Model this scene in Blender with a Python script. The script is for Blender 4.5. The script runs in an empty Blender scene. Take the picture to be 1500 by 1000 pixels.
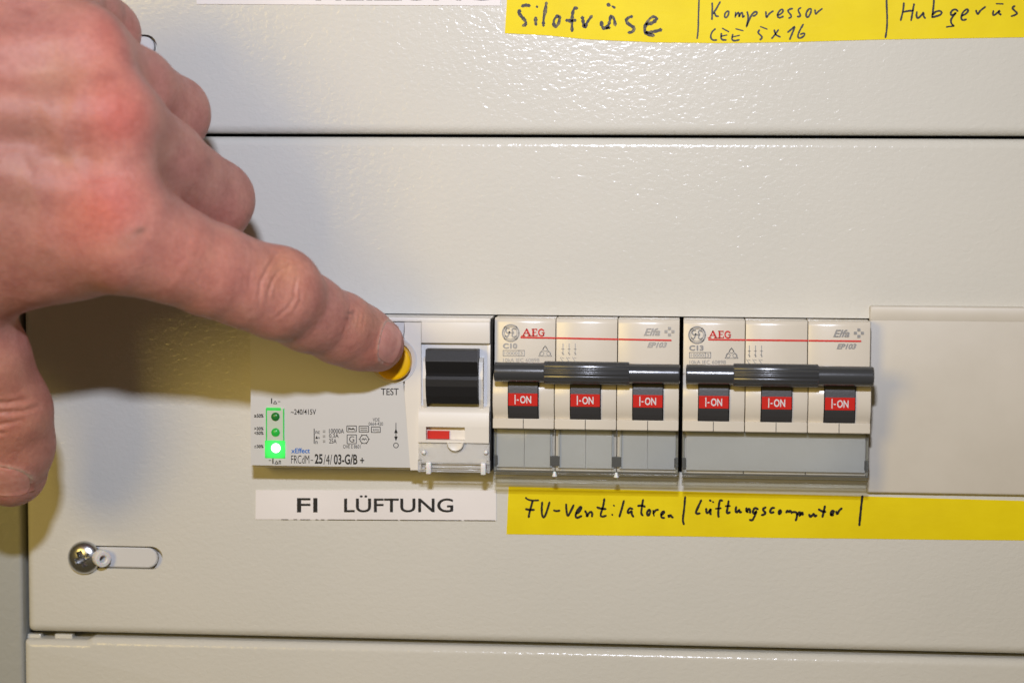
import bpy, bmesh, math, random
import numpy as np
from mathutils import Vector, Matrix, Quaternion
from mathutils.geometry import tessellate_polygon

random.seed(4)
rng = np.random.default_rng(4)
S = 0.001                      # all lengths below are millimetres
scene = bpy.context.scene
COL = scene.collection

# ------------------------------------------------------------------ camera
FPX = 3000.0                   # focal length in photo pixels (1500 wide)
CAM = np.array([48.0, -FPX / 5.08, 42.96])     # in front of the covers (wall plane is y = 0)
ROLL = 0.0053355
_f = -CAM / np.linalg.norm(CAM)
_r = np.cross(_f, [0, 0, 1]); _r /= np.linalg.norm(_r)
_u = np.cross(_r, _f)
_c, _s = math.cos(ROLL), math.sin(ROLL)
RGT, UPV = _c * _r + _s * _u, -_s * _r + _c * _u

cam_data = bpy.data.cameras.new('camera')
cam = bpy.data.objects.new('camera', cam_data); COL.objects.link(cam)
cam_data.sensor_width = 36.0; cam_data.sensor_fit = 'HORIZONTAL'
cam_data.lens = 36.0 * FPX / 1500.0
cam_data.clip_start = 0.02; cam_data.clip_end = 50
cam.matrix_world = Matrix(((RGT[0], UPV[0], -_f[0], CAM[0] * S), (RGT[1], UPV[1], -_f[1], CAM[1] * S),
                           (RGT[2], UPV[2], -_f[2], CAM[2] * S), (0, 0, 0, 1)))
cam_data.dof.use_dof = True
cam_data.dof.focus_distance = (np.linalg.norm(CAM) - 8) * S
cam_data.dof.aperture_fstop = 9.0
scene.camera = cam

def at(px, py, d=0.0):
    """photo pixel -> point (mm) on the plane d mm in front of the covers"""
    v = _f + RGT * (px - 750) / FPX - UPV * (py - 500) / FPX
    t = (-d - CAM[1]) / v[1]
    return CAM + v * t

# ------------------------------------------------------------------ world and lamps
world = bpy.data.worlds.new("World"); scene.world = world; world.use_nodes = True
bg = world.node_tree.nodes['Background']
bg.inputs[0].default_value = (1.0, 0.78, 0.42, 1); bg.inputs[1].default_value = 0.085
scene.view_settings.view_transform = 'Standard'; scene.view_settings.look = 'None'
scene.view_settings.exposure = 0; scene.view_settings.gamma = 1

def area(name, loc, target, sx, sy, power, color):
    l = bpy.data.lights.new(name, 'AREA'); l.shape = 'RECTANGLE'; l.size = sx * S; l.size_y = sy * S
    l.energy = power; l.color = color
    o = bpy.data.objects.new(name, l); COL.objects.link(o)
    o.location = Vector(loc) * S
    o.rotation_euler = (Vector(target) - Vector(loc)).to_track_quat('-Z', 'Y').to_euler()
    return o
fl_ = area('camera_flash', (26, -600, 243), (15, 0, 95), 40, 24, 1.06, (0.80, 0.84, 1.0)); fl_.data.spread = math.radians(100)
area('room_lamp', (-590, -1180, 262), (40, 0, -10), 400, 400, 5.7, (1.0, 0.70, 0.17))

# ------------------------------------------------------------------ materials
def mat(name, color, rough=0.5, spec=0.5, metal=0.0, **kw):
    m = bpy.data.materials.new(name); m.use_nodes = True
    b = m.node_tree.nodes['Principled BSDF']
    b.inputs['Base Color'].default_value = (*color, 1); b.inputs['Roughness'].default_value = rough
    b.inputs['Metallic'].default_value = metal; b.inputs['Specular IOR Level'].default_value = spec
    for k, v in kw.items(): b.inputs[k.replace('_', ' ')].default_value = v
    return m
def nodes(m): return m.node_tree.nodes, m.node_tree.links, m.node_tree.nodes['Principled BSDF']
def noise(m, scale, detail=2, rough=0.5, dist=0.0, sc=None):
    n, l, _ = nodes(m)
    tc = n.new('ShaderNodeTexCoord'); t = n.new('ShaderNodeTexNoise')
    t.inputs['Scale'].default_value = scale; t.inputs['Detail'].default_value = detail
    t.inputs['Roughness'].default_value = rough; t.inputs['Distortion'].default_value = dist
    if sc:
        mp = n.new('ShaderNodeMapping'); mp.inputs['Scale'].default_value = sc
        l.new(tc.outputs['Object'], mp.inputs['Vector']); l.new(mp.outputs[0], t.inputs['Vector'])
    else: l.new(tc.outputs['Object'], t.inputs['Vector'])
    return t.outputs['Fac']
def bump(m, h, dist, prev=None, strength=1.0):
    n, l, b = nodes(m)
    bp = n.new('ShaderNodeBump'); bp.inputs['Distance'].default_value = dist; bp.inputs['Strength'].default_value = strength
    l.new(h, bp.inputs['Height'])
    if prev is not None: l.new(prev, bp.inputs['Normal'])
    l.new(bp.outputs[0], b.inputs['Normal']); return bp.outputs[0]
def ramp(m, fac, stops):
    n, l, b = nodes(m)
    r = n.new('ShaderNodeValToRGB'); e = r.color_ramp.elements
    while len(e) < len(stops): e.new(0.5)
    for el, (p, c) in zip(e, stops): el.position = p; el.color = (*c, 1)
    l.new(fac, r.inputs[0]); return r.outputs[0]
def tint(m, fac, c0, c1, lo=0.35, hi=0.65):
    n, l, b = nodes(m)
    o = ramp(m, fac, [(lo, c0), (hi, c1)]); l.new(o, b.inputs['Base Color']); return o

M = {}
M['paint'] = mat('grey_structure_paint', (.62, .615, .57), .17, .24)
tint(M['paint'], noise(M['paint'], 9, 4, .6), (.625, .62, .57), (.66, .65, .595))
_b = bump(M['paint'], noise(M['paint'], 640, 2.5, .5, .4, (.8, 1, 1.15)), .00013)
_b = bump(M['paint'], noise(M['paint'], 1500, 2.0, .5), .000022, _b)
M['shaded_frame_paint'] = mat('shaded_cabinet_frame_paint', (.42, .43, .40), .35, .5)  # shade along the left frame is put into this darker colour
bump(M['shaded_frame_paint'], noise(M['shaded_frame_paint'], 420, 2.0, .5, .6), .00018)
M['dark'] = mat('dark_cabinet_interior', (.012, .012, .013), .7, .2)
M['gap'] = mat('black_gap', (.01, .01, .01), .6, .2)
M['white_plastic'] = mat('white_device_plastic', (.76, .725, .655), .38, .45)
bump(M['white_plastic'], noise(M['white_plastic'], 3000, 2), .000012)
M['face'] = mat('pale_grey_face_plate', (.60, .605, .60), .42, .45)
bump(M['face'], noise(M['face'], 3000, 2), .000010)
M['ring'] = mat('pale_grey_button_ring', (.66, .665, .67), .35, .5)
M['cream'] = mat('cream_breaker_plastic', (.70, .65, .555), .24, .5)
tint(M['cream'], noise(M['cream'], 60, 3), (.69, .64, .545), (.72, .67, .575))
bump(M['cream'], noise(M['cream'], 2500, 2), .000012)
M['blank'] = mat('beige_blanking_plastic', (.585, .55, .475), .42, .4)
tint(M['blank'], noise(M['blank'], 35, 5, .65), (.585, .55, .475), (.625, .59, .515))
bump(M['blank'], noise(M['blank'], 60, 2), .00012)
M['black'] = mat('black_toggle_plastic', (.018, .018, .019), .42, .22)
bump(M['black'], noise(M['black'], 2600, 3, .6), .00004)
M['lever'] = mat('dark_grey_lever_plastic', (.045, .045, .048), .34, .5)
bump(M['lever'], noise(M['lever'], 1800, 3), .00002)
M['bar'] = mat('glossy_dark_grey_bar', (.046, .049, .054), .23, .7)
bump(M['bar'], noise(M['bar'], 600, 3, .6, 0, (.4, 1, 1)), .00003)
M['red'] = mat('red_paint', (.60, .02, .014), .35, .5)
M['red_print'] = mat('red_print', (.68, .03, .025), .4, .4)
M['grey_print'] = mat('grey_print', (.30, .30, .30), .5, .3)
M['pale_grey_print'] = mat('pale_grey_print', (.40, .39, .37), .5, .3)
M['black_print'] = mat('black_print', (.018, .018, .018), .5, .3)
M['white_print'] = mat('white_print', (.70, .72, .74), .5, .3)
M['blue_print'] = mat('blue_print', (.03, .16, .55), .5, .3)
M['ink'] = mat('black_marker_ink', (.022, .018, .014), .45, .3)
M['faded_ink'] = mat('faded_marker_ink', (.055, .04, .04), .5, .3)
def _fade():
    m = M['faded_ink']; n, l, b = nodes(m)
    tint(m, noise(m, 700, 3, .7), (.03, .025, .03), (.26, .20, .06), .5, .72)
_fade()
M['tape'] = mat('yellow_tape', (.83, .66, .012), .5, .15)
tint(M['tape'], noise(M['tape'], 45, 4, .6), (.78, .62, .004), (.85, .69, .006))
_b = bump(M['tape'], noise(M['tape'], 300, 3, .6, 0, (.4, 1, 1)), .00006)
bump(M['tape'], noise(M['tape'], 30, 1), .0012, _b)
M['label'] = mat('white_label_paper', (.80, .775, .77), .5, .3)
tint(M['label'], noise(M['label'], 30, 3), (.77, .745, .735), (.83, .80, .795))
M['yellow'] = mat('yellow_button_plastic', (1.0, .55, .002), .32, .45)
M['card'] = mat('grey_terminal_card', (.50, .49, .46), .5, .4)
tint(M['card'], noise(M['card'], 45, 4), (.47, .475, .455), (.53, .535, .515))
M['hinge'] = mat('dark_olive_hinge', (.028, .027, .018), .4, .4)
M['steel'] = mat('zinc_plated_steel', (.55, .56, .575), .27, .5, 1.0)
bump(M['steel'], noise(M['steel'], 900, 3), .00004)
M['nylon'] = mat('white_nylon', (.78, .78, .78), .35, .5, 0.0)
nodes(M['nylon'])[2].inputs['Subsurface Weight'].default_value = .3
nodes(M['nylon'])[2].inputs['Subsurface Scale'].default_value = .0015
def clear(name, tintc, a_face, rough=.12, basec=(.35, .34, .29)):
    m = bpy.data.materials.new(name); m.use_nodes = True; n, l = m.node_tree.nodes, m.node_tree.links
    n.clear(); out = n.new('ShaderNodeOutputMaterial'); mix = n.new('ShaderNodeMixShader')
    tr = n.new('ShaderNodeBsdfTransparent'); tr.inputs[0].default_value = (*tintc, 1)
    gl = n.new('ShaderNodeBsdfPrincipled'); gl.inputs['Base Color'].default_value = (*basec, 1)
    gl.inputs['Roughness'].default_value = rough
    fr = n.new('ShaderNodeFresnel'); fr.inputs[0].default_value = 1.45
    mm = n.new('ShaderNodeMath'); mm.operation = 'MULTIPLY_ADD'; mm.inputs[1].default_value = 1.0; mm.inputs[2].default_value = a_face
    tc = n.new('ShaderNodeTexCoord'); no = n.new('ShaderNodeTexNoise'); no.inputs['Scale'].default_value = 140
    bp = n.new('ShaderNodeBump'); bp.inputs['Distance'].default_value = .0003
    l.new(tc.outputs['Object'], no.inputs['Vector']); l.new(no.outputs[0], bp.inputs['Height']); l.new(bp.outputs[0], gl.inputs['Normal'])
    l.new(fr.outputs[0], mm.inputs[0]); l.new(mm.outputs[0], mix.inputs[0])
    l.new(tr.outputs[0], mix.inputs[1]); l.new(gl.outputs[0], mix.inputs[2]); l.new(mix.outputs[0], out.inputs[0])
    return m
M['clear'] = clear('clear_flap_plastic', (.965, .97, .965), .05, .08, (.45, .47, .48))
M['clear_edge'] = clear('clear_flap_edge_plastic', (.93, .92, .86), .10)
M['milky'] = clear('milky_clear_plastic', (.97, .97, .97), .20, .12, (.75, .75, .74))
def emit(name, color, strength, base=(.02, .3, .05)):
    m = mat(name, base, .3, .5); b = nodes(m)[2]
    b.inputs['Emission Color'].default_value = (*color, 1); b.inputs['Emission Strength'].default_value = strength
    return m
M['led_on'] = emit('lit_led', (.62, 1.0, .62), 4.5)
M['led_glow'] = emit('glowing_green_lens', (.05, 1.0, .12), .95)
M['led_edge'] = emit('faint_green_lens_edge', (.05, 1.0, .12), .28)
M['led_off'] = mat('unlit_green_led', (.02, .20, .035), .25, .5)
M['led_dim'] = emit('dim_green_led', (.02, .8, .04), .20)
M['lens'] = mat('pale_lens_plastic', (.55, .62, .53), .3, .5)

# ------------------------------------------------------------------ object helpers
def obj(name, verts, faces, m, parent=None, smooth=False, mats=None, fmat=None):
    me = bpy.data.meshes.new(name)
    me.from_pydata([tuple(float(c) * S for c in v) for v in verts], [], [tuple(f) for f in faces])
    for mm in (mats or [m]): me.materials.append(mm)
    if fmat is not None: me.polygons.foreach_set('material_index', fmat)
    if smooth: me.polygons.foreach_set('use_smooth', [True] * len(me.polygons))
    me.update(); me.validate()
    o = bpy.data.objects.new(name, me); COL.objects.link(o)
    if parent is not None:
        o.parent = parent
        o.matrix_parent_inverse = Matrix.Translation(-parent.location)
    return o
def thing(name, label, cat, loc=(0, 0, 0), group=None):
    o = bpy.data.objects.new(name, None); COL.objects.link(o)
    o.empty_display_size = .01; o.location = Vector([float(c) for c in loc]) * S
    tag(o, label, cat, group); return o
def tag(o, label=None, cat=None, group=None, kind=None):
    if label: o['label'] = label
    if cat: o['category'] = cat
    if group: o['group'] = group
    if kind: o['kind'] = kind
    return o

class MB:
    """collects shapes (mm) into one mesh"""
    def __init__(s): s.v = []; s.f = []
    def add(s, vs, fs):
        n = len(s.v); s.v += [tuple(v) for v in vs]; s.f += [tuple(i + n for i in f) for f in fs]; return s
    def box(s, x0, x1, z0, z1, d0, d1, bev=0.0, seg=2):
        """x range, z range, depth range in front of the covers"""
        if x0 > x1: x0, x1 = x1, x0
        if z0 > z1: z0, z1 = z1, z0
        if d0 > d1: d0, d1 = d1, d0
        vs = [(x, -d, z) for x in (x0, x1) for d in (d0, d1) for z in (z0, z1)]
        fs = [(0, 1, 3, 2), (4, 6, 7, 5), (0, 4, 5, 1), (2, 3, 7, 6), (0, 2, 6, 4), (1, 5, 7, 3)]
        bm = bmesh.new(); bv = [bm.verts.new(v) for v in vs]
        for f in fs: bm.faces.new([bv[i] for i in f])
        bmesh.ops.recalc_face_normals(bm, faces=bm.faces)
        if bev > 0:
            bmesh.ops.bevel(bm, geom=bm.edges[:], offset=bev, segments=seg, profile=.5, affect='EDGES')
        bm.verts.index_update()
        s.add([tuple(v.co) for v in bm.verts], [[v.index for v in f.verts] for f in bm.faces]); bm.free(); return s
    def pbox(s, px0, py0, px1, py1, d0, d1, bev=0.0):
        a, b = at(px0, py0, d1), at(px1, py1, d1)
        return s.box(a[0], b[0], b[2], a[2], d0, d1, bev)
    def prism(s, prof, x0, x1):
        """profile of (z, d) points swept along x"""
        n = len(prof)
        vs = [(x, -d, z) for x in (x0, x1) for z, d in prof]
        fs = [(i, (i + 1) % n, n + (i + 1) % n, n + i) for i in range(n)]
        fs += [tuple(range(n))[::-1], tuple(range(n, 2 * n))]
        return s.add(vs, fs)
    def lathe(s, c, axis, prof, seg=48, up=(0, 0, 1)):
        """profile of (r, h) turned about an axis through c"""
        a = Vector(axis).normalized(); u = Vector(up).cross(a)
        if u.length < 1e-3: u = Vector((1, 0, 0)).cross(a)
        u.normalize(); w = a.cross(u); c = Vector([float(q) for q in c]); vs = []; fs = []
        for r, h in prof:
            for k in range(seg):
                t = 2 * math.pi * k / seg
                vs.append(tuple(c + a * h + (u * math.cos(t) + w * math.sin(t)) * max(r, 1e-4)))
        for j in range(len(prof) - 1):
            for k in range(seg):
                k2 = (k + 1) % seg
                fs.append((j * seg + k, j * seg + k2, (j + 1) * seg + k2, (j + 1) * seg + k))
        return s.add(vs, fs)
    def build(s, name, m, parent=None, smooth=False):
        o = obj(name, s.v, s.f, m, parent)
        bm = bmesh.new(); bm.from_mesh(o.data); bmesh.ops.recalc_face_normals(bm, faces=bm.faces); bm.to_mesh(o.data); bm.free()
        if smooth:
            o.data.polygons.foreach_set('use_smooth', [True] * len(o.data.polygons)); o.data.set_sharp_from_angle(angle=math.radians(38))
        return o

# --- flat marks: strokes in photo pixels laid on a plane
def strokes(paths, width, depth, jitter=0.0, taper=True):
    """ribbons with round ends; each path a list of pixel points (a width may follow)"""
    mb = MB()
    for pts in paths:
        w = width
        if isinstance(pts, tuple): pts, w = pts
        P = np.array(pts, float)
        if len(P) > 2:                                   # Chaikin smoothing
            for _ in range(2):
                Q = [P[0]]
                for i in range(len(P) - 1):
                    Q += [P[i] * .75 + P[i + 1] * .25, P[i] * .25 + P[i + 1] * .75]
                Q.append(P[-1]); P = np.array(Q)
        L, R = [], []
        n = len(P)
        for i in range(n):
            t = P[min(i + 1, n - 1)] - P[max(i - 1, 0)]; t = t / (np.linalg.norm(t) + 1e-9)
            nn = np.array([-t[1], t[0]])
            k = w / 2 * (1 + jitter * rng.uniform(-1, 1))
            if taper and i in (0, n - 1): k *= .75
            L.append(P[i] + nn * k); R.append(P[i] - nn * k)
        t0 = P[0] - P[1]; t0 /= np.linalg.norm(t0) + 1e-9; t1 = P[-1] - P[-2]; t1 /= np.linalg.norm(t1) + 1e-9
        ring = [P[0] + t0 * w * .35] + L + [P[-1] + t1 * w * .35] + R[::-1]
        V3 = [at(q[0], q[1], depth) for q in ring]; N = len(ring)
        fs = [(0, 1, N - 1)] + [(i + 1, i + 2, N - 2 - i, N - 1 - i) for i in range(n - 1)] + [(n, n + 1, n + 2)]
        mb.add(V3, fs)
    return mb
def z_text(ox, oy, k, paths):
    out = []
    for p in paths:
        if isinstance(p, tuple): out.append(([(ox + x / k, oy + y / k) for x, y in p[0]], p[1]))
        else: out.append([(ox + x / k, oy + y / k) for x, y in p])
    return out
_tc = {}
def text_polys(s, bold, shear):
    key = (s, bold, shear)
    if key not in _tc:
        cu = bpy.data.curves.new('t', 'FONT'); cu.body = s; cu.size = 1.0; cu.offset = bold; cu.shear = shear; cu.resolution_u = 4
        o = bpy.data.objects.new('t', cu); COL.objects.link(o)
        bpy.context.view_layer.update()
        me = bpy.data.meshes.new_from_object(o.evaluated_get(bpy.context.evaluated_depsgraph_get()))
        V = np.array([v.co[:2] for v in me.vertices]); Fs = [tuple(p.vertices) for p in me.polygons]
        bpy.data.objects.remove(o); bpy.data.curves.remove(cu); bpy.data.meshes.remove(me)
        _tc[key] = (V, Fs)
    return _tc[key]
def text(mb, s, x0, y0, x1, y1, depth, bold=0.0, shear=0.0):
    """fit the lettering to the pixel box"""
    V, Fs = text_polys(s, bold, shear)
    lo, hi = V.min(0), V.max(0); U = (V - lo) / (hi - lo)
    a, b, c, d = at(x0, y1, depth), at(x1, y1, depth), at(x0, y0, depth), at(x1, y0, depth)
    P3 = [a * (1 - u) * (1 - v) + b * u * (1 - v) + c * (1 - u) * v + d * u * v for u, v in U]
    mb.add(P3, Fs); return mb
def circle_px(cx, cy, r, a0=0, a1=360, n=28):
    return [(cx + r * math.cos(math.radians(a0 + (a1 - a0) * i / n)), cy + r * math.sin(math.radians(a0 + (a1 - a0) * i / n))) for i in range(n + 1)]
def rect_px(x0, y0, x1, y1): return [[(x0, y0), (x1, y0)], [(x1, y0), (x1, y1)], [(x1, y1), (x0, y1)], [(x0, y1), (x0, y0)]]
def mbadd(a, b): a.add(b.v, b.f); return a

# ------------------------------------------------------------------ sheet-metal covers
def round_outline(poly, radii, seg=5):
    out = []; n = len(poly)
    for i in range(n):
        p = Vector(poly[i]); a = (Vector(poly[i - 1]) - p).normalized(); b = (Vector(poly[(i + 1) % n]) - p).normalized()
        r = radii[i]
        p0, p1 = p + a * r, p + b * r
        for k in range(seg + 1):
            t = k / seg; out.append(tuple(p0 * (1 - t) ** 2 + p * 2 * t * (1 - t) + p1 * t * t))
    return out
def offset(poly, d):
    n = len(poly); out = []
    for i in range(n):
        p = Vector(poly[i]); e0 = (p - Vector(poly[i - 1])); e1 = (Vector(poly[(i + 1) % n]) - p)
        e0.normalize(); e1.normalize()
        n0 = Vector((-e0.y, e0.x)); n1 = Vector((-e1.y, e1.x)); m = (n0 + n1); m.normalize()
        out.append(tuple(p + m * d / max(.3, m.dot(n0))))
    return out
def slot_outline(x0, x1, zc, h, seg=10):
    r = h / 2; out = []
    for k in range(seg + 1):
        t = -math.pi / 2 + math.pi * k / seg; out.append((x1 - r + r * math.cos(t), zc + r * math.sin(t)))
    for k in range(seg + 1):
        t = math.pi / 2 + math.pi * k / seg; out.append((x0 + r + r * math.cos(t), zc + r * math.sin(t)))
    return out
def sheet(name, poly, radii, holes, R, m, parent, back=14.0, depth=0.0, hole_t=1.5):
    """bent sheet cover: flat front, rounded bend of radius R all round, returns going back; holes with sheet thickness. poly counter-clockwise (x, z)"""
    base = round_outline(poly, radii)
    def ring_at(d): return round_outline(offset(poly, d) if d > 1e-6 else poly, [max(.08, r - d * .6) for r in radii])
    rings = []
    K = 8
    for k in range(K + 1):
        t = math.pi / 2 * k / K
        rings.append((ring_at(R * (1 - math.sin(t))), depth - R * (1 - math.cos(t))))
    rings.append((base, depth - back))
    vs = []; fs = []; n = len(base)
    for ring, d in rings: vs += [(x, -d, z) for x, z in ring]
    for j in range(len(rings) - 1):
        for i in range(n):
            i2 = (i + 1) % n; fs.append((j * n + i, j * n + i2, (j + 1) * n + i2, (j + 1) * n + i))
    inner = rings[0][0]
    loops = [inner] + holes
    tri = tessellate_polygon([[Vector((x, z, 0)) for x, z in lp] for lp in loops])
    idx = list(range(n)); 
    for h in holes:
        st = len(vs); m_ = len(h)
        vs += [(x, -depth, z) for x, z in h]; idx += list(range(st, st + m_))
        st2 = len(vs); vs += [(x, -(depth - hole_t), z) for x, z in h]
        for i in range(m_): fs.append((st + i, st + (i + 1) % m_, st2 + (i + 1) % m_, st2 + i))
    fs += [tuple(idx[i] for i in t) for t in tri]
    mb = MB(); mb.v = vs; mb.f = fs
    return mb.build(name, m, parent, smooth=True)

WX0, WZ0, WZ1 = -75.0, -37.4, 7.75            # module window in the middle cover
XR = 330.0                                     # the covers run on to the right, out of the frame
# cabinet body behind (dark) and the left frame
body = MB().box(-330, 360, -260, 330, -60, -58).box(-330, -160, -260, 330, -58, -16).build('cabinet_interior', M['dark'])
tag(body, 'dark steel interior of the cabinet showing in the joints between the covers', kind='structure')
fr = MB()
xf = at(31, 700)[0]
fr.box(-330, xf, -260, 330, -16, .3, 1.2, 3)
frame = fr.build('cabinet_frame', M['shaded_frame_paint'], smooth=True)
tag(frame, 'grey painted side frame of the cabinet along the left edge', kind='structure')
br = MB().pbox(40, 928, 60, 950, -6, -3, .3).pbox(80, 928, 106, 950, -6, -3, .3)
br.build('bracket', M['paint'], frame)

XL = at(37, 700)[0]
slot_z = -65.5
cover = thing('cover_plate', 'middle grey textured steel cover holding the breakers and both lower labels', 'cover plate', (XL, 0, -88.6))
sheet('sheet', [(XL, -88.6), (XR, -88.6), (XR, 58.9), (XL, 58.9)], [2, 2, 2, 2],
      [[(WX0, WZ0), (WX0, WZ1), (XR - 30, WZ1), (XR - 30, WZ0)], slot_outline(-131, -103.5, slot_z, 6.8)[::-1]], 2.6, M['paint'], cover)
XU = at(37, 100)[0]
ucover = thing('cover_plate', 'upper grey steel cover above the long black joint with the cut-off labels', 'cover plate', (XL, 0, 60))
sheet('sheet', [(XL, 59.8), (XR, 59.8), (XR, 208), (XL, 208)], [2, 2, 2, 2], [slot_outline(-131, -104.2, 84.9, 6.8)[::-1]], 2.6, M['paint'], ucover)
zl = at(130, 938.5)[2]
lcover = thing('cover_plate', 'lower grey steel cover along the bottom edge with a notched top corner', 'cover plate', (XL - 1, 0, -90))
sheet('sheet', [(XL - 1.2, -200), (XR, -200), (XR, -89.95), (at(134, 940)[0], -89.95), (at(126, 940)[0], -90.85), (XL - 1.2, -90.85)],
      [2, 2, 2, .6, .6, 1.4], [], 2.4, M['paint'], lcover)
def catch(z, x1, parent):
    MB().box(-130, x1 + 3.5, z - 4.5, z + 4.5, -4.0, -3.0).build('slide_strip_back', M['white_plastic'], parent)
    o = MB(); p = slot_outline(-128, x1, z, 6.0, 12); q = offset(p, .35)
    n = len(p)
    o.add([(x, 2.4, zz) for x, zz in p] + [(x, .75, zz) for x, zz in p] + [(x, .45, zz) for x, zz in q],
          [(i, (i + 1) % n, n + (i + 1) % n, n + i) for i in range(n)] + [(n + i, n + (i + 1) % n, 2 * n + (i + 1) % n, 2 * n + i) for i in range(n)] + [tuple(range(2 * n, 3 * n))])
    return o.build('slide_strip', M['ring'], parent, smooth=True)
catch(slot_z - .1, at(230, 815)[0], cover); catch(84.8, at(225, 70)[0], ucover)

# ------------------------------------------------------------------ labels and tapes
def strip(name, quad_px, d, m, label, cat, thick=.25, wav=0.0, nx=24):
    """thin strip following its four pixel corners TL, TR, BR, BL; gentle edge waves"""
    tl, tr, br_, bl = [at(x, y, d) for x, y in quad_px]
    vs = []; fs = []
    for j in range(nx + 1):
        u = j / nx
        w = wav * (math.sin(u * 9.1) * .5 + math.sin(u * 23.0 + 1) * .3)
        t = tl * (1 - u) + tr * u; b = bl * (1 - u) + br_ * u
        b = b + np.array([0, 0, w]); lift = wav * .25 * math.sin(u * 14)
        for p, dd in ((t, thick), (b, thick), (b, 0), (t, 0)):
            vs.append((p[0], -(d + dd + (abs(lift) if dd else 0)), p[2]))
    for j in range(nx):
        a = j * 4; b = a + 4
        for k in range(4): fs.append((a + k, a + (k + 1) % 4, b + (k + 1) % 4, b + k))
    fs += [(0, 1, 2, 3), (nx * 4 + 3, nx * 4 + 2, nx * 4 + 1, nx * 4)]
    mb = MB(); mb.v = vs; mb.f = fs
    o = mb.build(name, m); return tag(o, label, cat)
lab = strip('label_strip', [(375, 717.5), (727, 717.5), (727, 762), (374.5, 760)], 0.0, M['label'], 'white label strip reading FI LÜFTUNG below the module with the yellow button', 'label', .3)
t = MB()
text(t, 'FI', 435, 729, 465, 750, .36, .012); text(t, 'LÜFTUNG', 504, 725, 664, 750, .36, .012)
t.build('printed_text', M['black_print'], lab)
t = strokes([([(x0_, 760.2 + (x0_ - 375) * .0052), (x0_ + L_, 760.2 + (x0_ + L_ - 375) * .0052)], .9) for x0_, L_ in ((412, 10), (430, 5), (440, 14), (462, 4), (470, 5), (480, 40), (523, 60), (586, 90), (680, 45))], .9, .35, taper=False)
t.build('cut_line', M['black_print'], lab)
ulab = strip('label_strip', [(287, -72), (733.5, -70), (733, 9), (288.5, 6.5)], 0.0, M['label'], 'white label strip cut off at the top edge beside the upper yellow tape', 'label', .3)
t = MB(); text(t, 'HEIZUNG', 462, -24, 722, 1.2, .36, .022); t.build('printed_text', M['black_print'], ulab)

tape = strip('yellow_tape', [(745, 712), (1640, 737), (1640, 793), (742, 782)], 0.0, M['tape'], 'yellow tape below the breakers handwritten with Lüftungscomputer', 'tape', .14, .10, 60)
# handwriting, lower tape
D = .32
fv = [([(160, 124), (172, 138), (205, 148), (262, 146)], 2.6), [(215, 150), (205, 190), (190, 240), (184, 280)], [(160, 214), (195, 222), (228, 220)],
      [(290, 160), (286, 210), (288, 262), (303, 288), (325, 240), (348, 160)], [(380, 224), (402, 232), (428, 226)],
      [(478, 176), (480, 230), (490, 277), (510, 240), (538, 182)],
      [(556, 250), (580, 240), (602, 200), (588, 196), (562, 230), (550, 265), (560, 288), (600, 268)],
      [(626, 228), (640, 250), (640, 280), (652, 250), (672, 232), (684, 250), (680, 275)],
      [(778, 134), (768, 200), (745, 262), (760, 277), (792, 266)], [(720, 200), (750, 212), (790, 214)],
      [(850, 184), (856, 190)], [(838, 256), (842, 262)], [(932, 148), (918, 200), (896, 276)],
      [(1000, 215), (975, 205), (958, 235), (966, 250), (995, 225), (990, 250), (1006, 276)],
      [(1082, 140), (1072, 200), (1066, 250), (1080, 266)], [(1040, 190), (1070, 186), (1098, 196)],
      [(1130, 216), (1115, 235), (1112, 258), (1124, 268), (1140, 240), (1134, 218)], [(1160, 225), (1168, 268)], [(1160, 250), (1180, 222), (1202, 220)],
      [(1222, 262), (1240, 252), (1250, 235), (1236, 232), (1222, 255), (1226, 282), (1250, 284)],
      [(1280, 262), (1284, 280), (1292, 262), (1302, 264), (1306, 278), (1318, 280)],
      [(1412, 118), (1404, 220), (1392, 300), (1402, 336)]]
lu = [[(146, 144), (120, 200), (102, 240), (110, 252), (136, 248)], [(184, 210), (186, 248), (205, 240), (224, 205), (214, 245), (222, 258)], ([(212, 146), (220, 150)], 4), ([(236, 158), (242, 162)], 3.4),
      [(312, 150), (294, 142), (284, 175), (278, 250), (282, 278)], [(258, 212), (300, 208)], [(360, 150), (354, 200), (344, 240), (354, 250), (372, 238)], [(336, 192), (372, 190)],
      [(420, 196), (414, 230), (424, 245), (446, 215), (444, 240), (462, 238)], [(500, 205), (498, 232), (512, 240)], [(502, 235), (520, 206), (530, 230), (528, 245)],
      [(592, 218), (566, 202), (548, 235), (560, 256), (584, 222), (560, 280), (545, 305), (524, 298)],
      [(652, 200), (628, 214), (636, 232), (652, 240), (640, 258), (618, 262)], [(720, 206), (700, 204), (684, 230), (690, 246), (716, 238)],
      [(765, 220), (752, 238), (756, 258), (772, 240), (768, 222)], [(812, 244), (820, 224), (832, 240), (840, 226), (852, 236), (856, 248)],
      [(862, 240), (880, 236), (898, 246), (896, 280), (886, 306)], [(898, 262), (915, 236), (925, 246), (916, 270)], [(925, 262), (940, 236), (942, 262)],
      [(992, 256), (1000, 280), (1018, 262), (1030, 250), (1036, 276), (1052, 262)], [(1116, 190), (1106, 240), (1096, 278)], [(1066, 216), (1090, 232), (1122, 236)],
      [(1160, 262), (1180, 250), (1188, 230), (1170, 228), (1160, 250), (1166, 264), (1182, 262)], [(1204, 232), (1212, 260), (1228, 224), (1250, 208)],
      [(1410, 112), (1400, 200), (1392, 280), (1386, 344)]]
w = strokes(z_text(740, 705, 5.357, fv), 3.1, D, .12); mbadd(w, strokes(z_text(1000, 705, 5.357, lu), 3.3, D, .12))
w.build('handwriting', M['ink'], tape)

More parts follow.
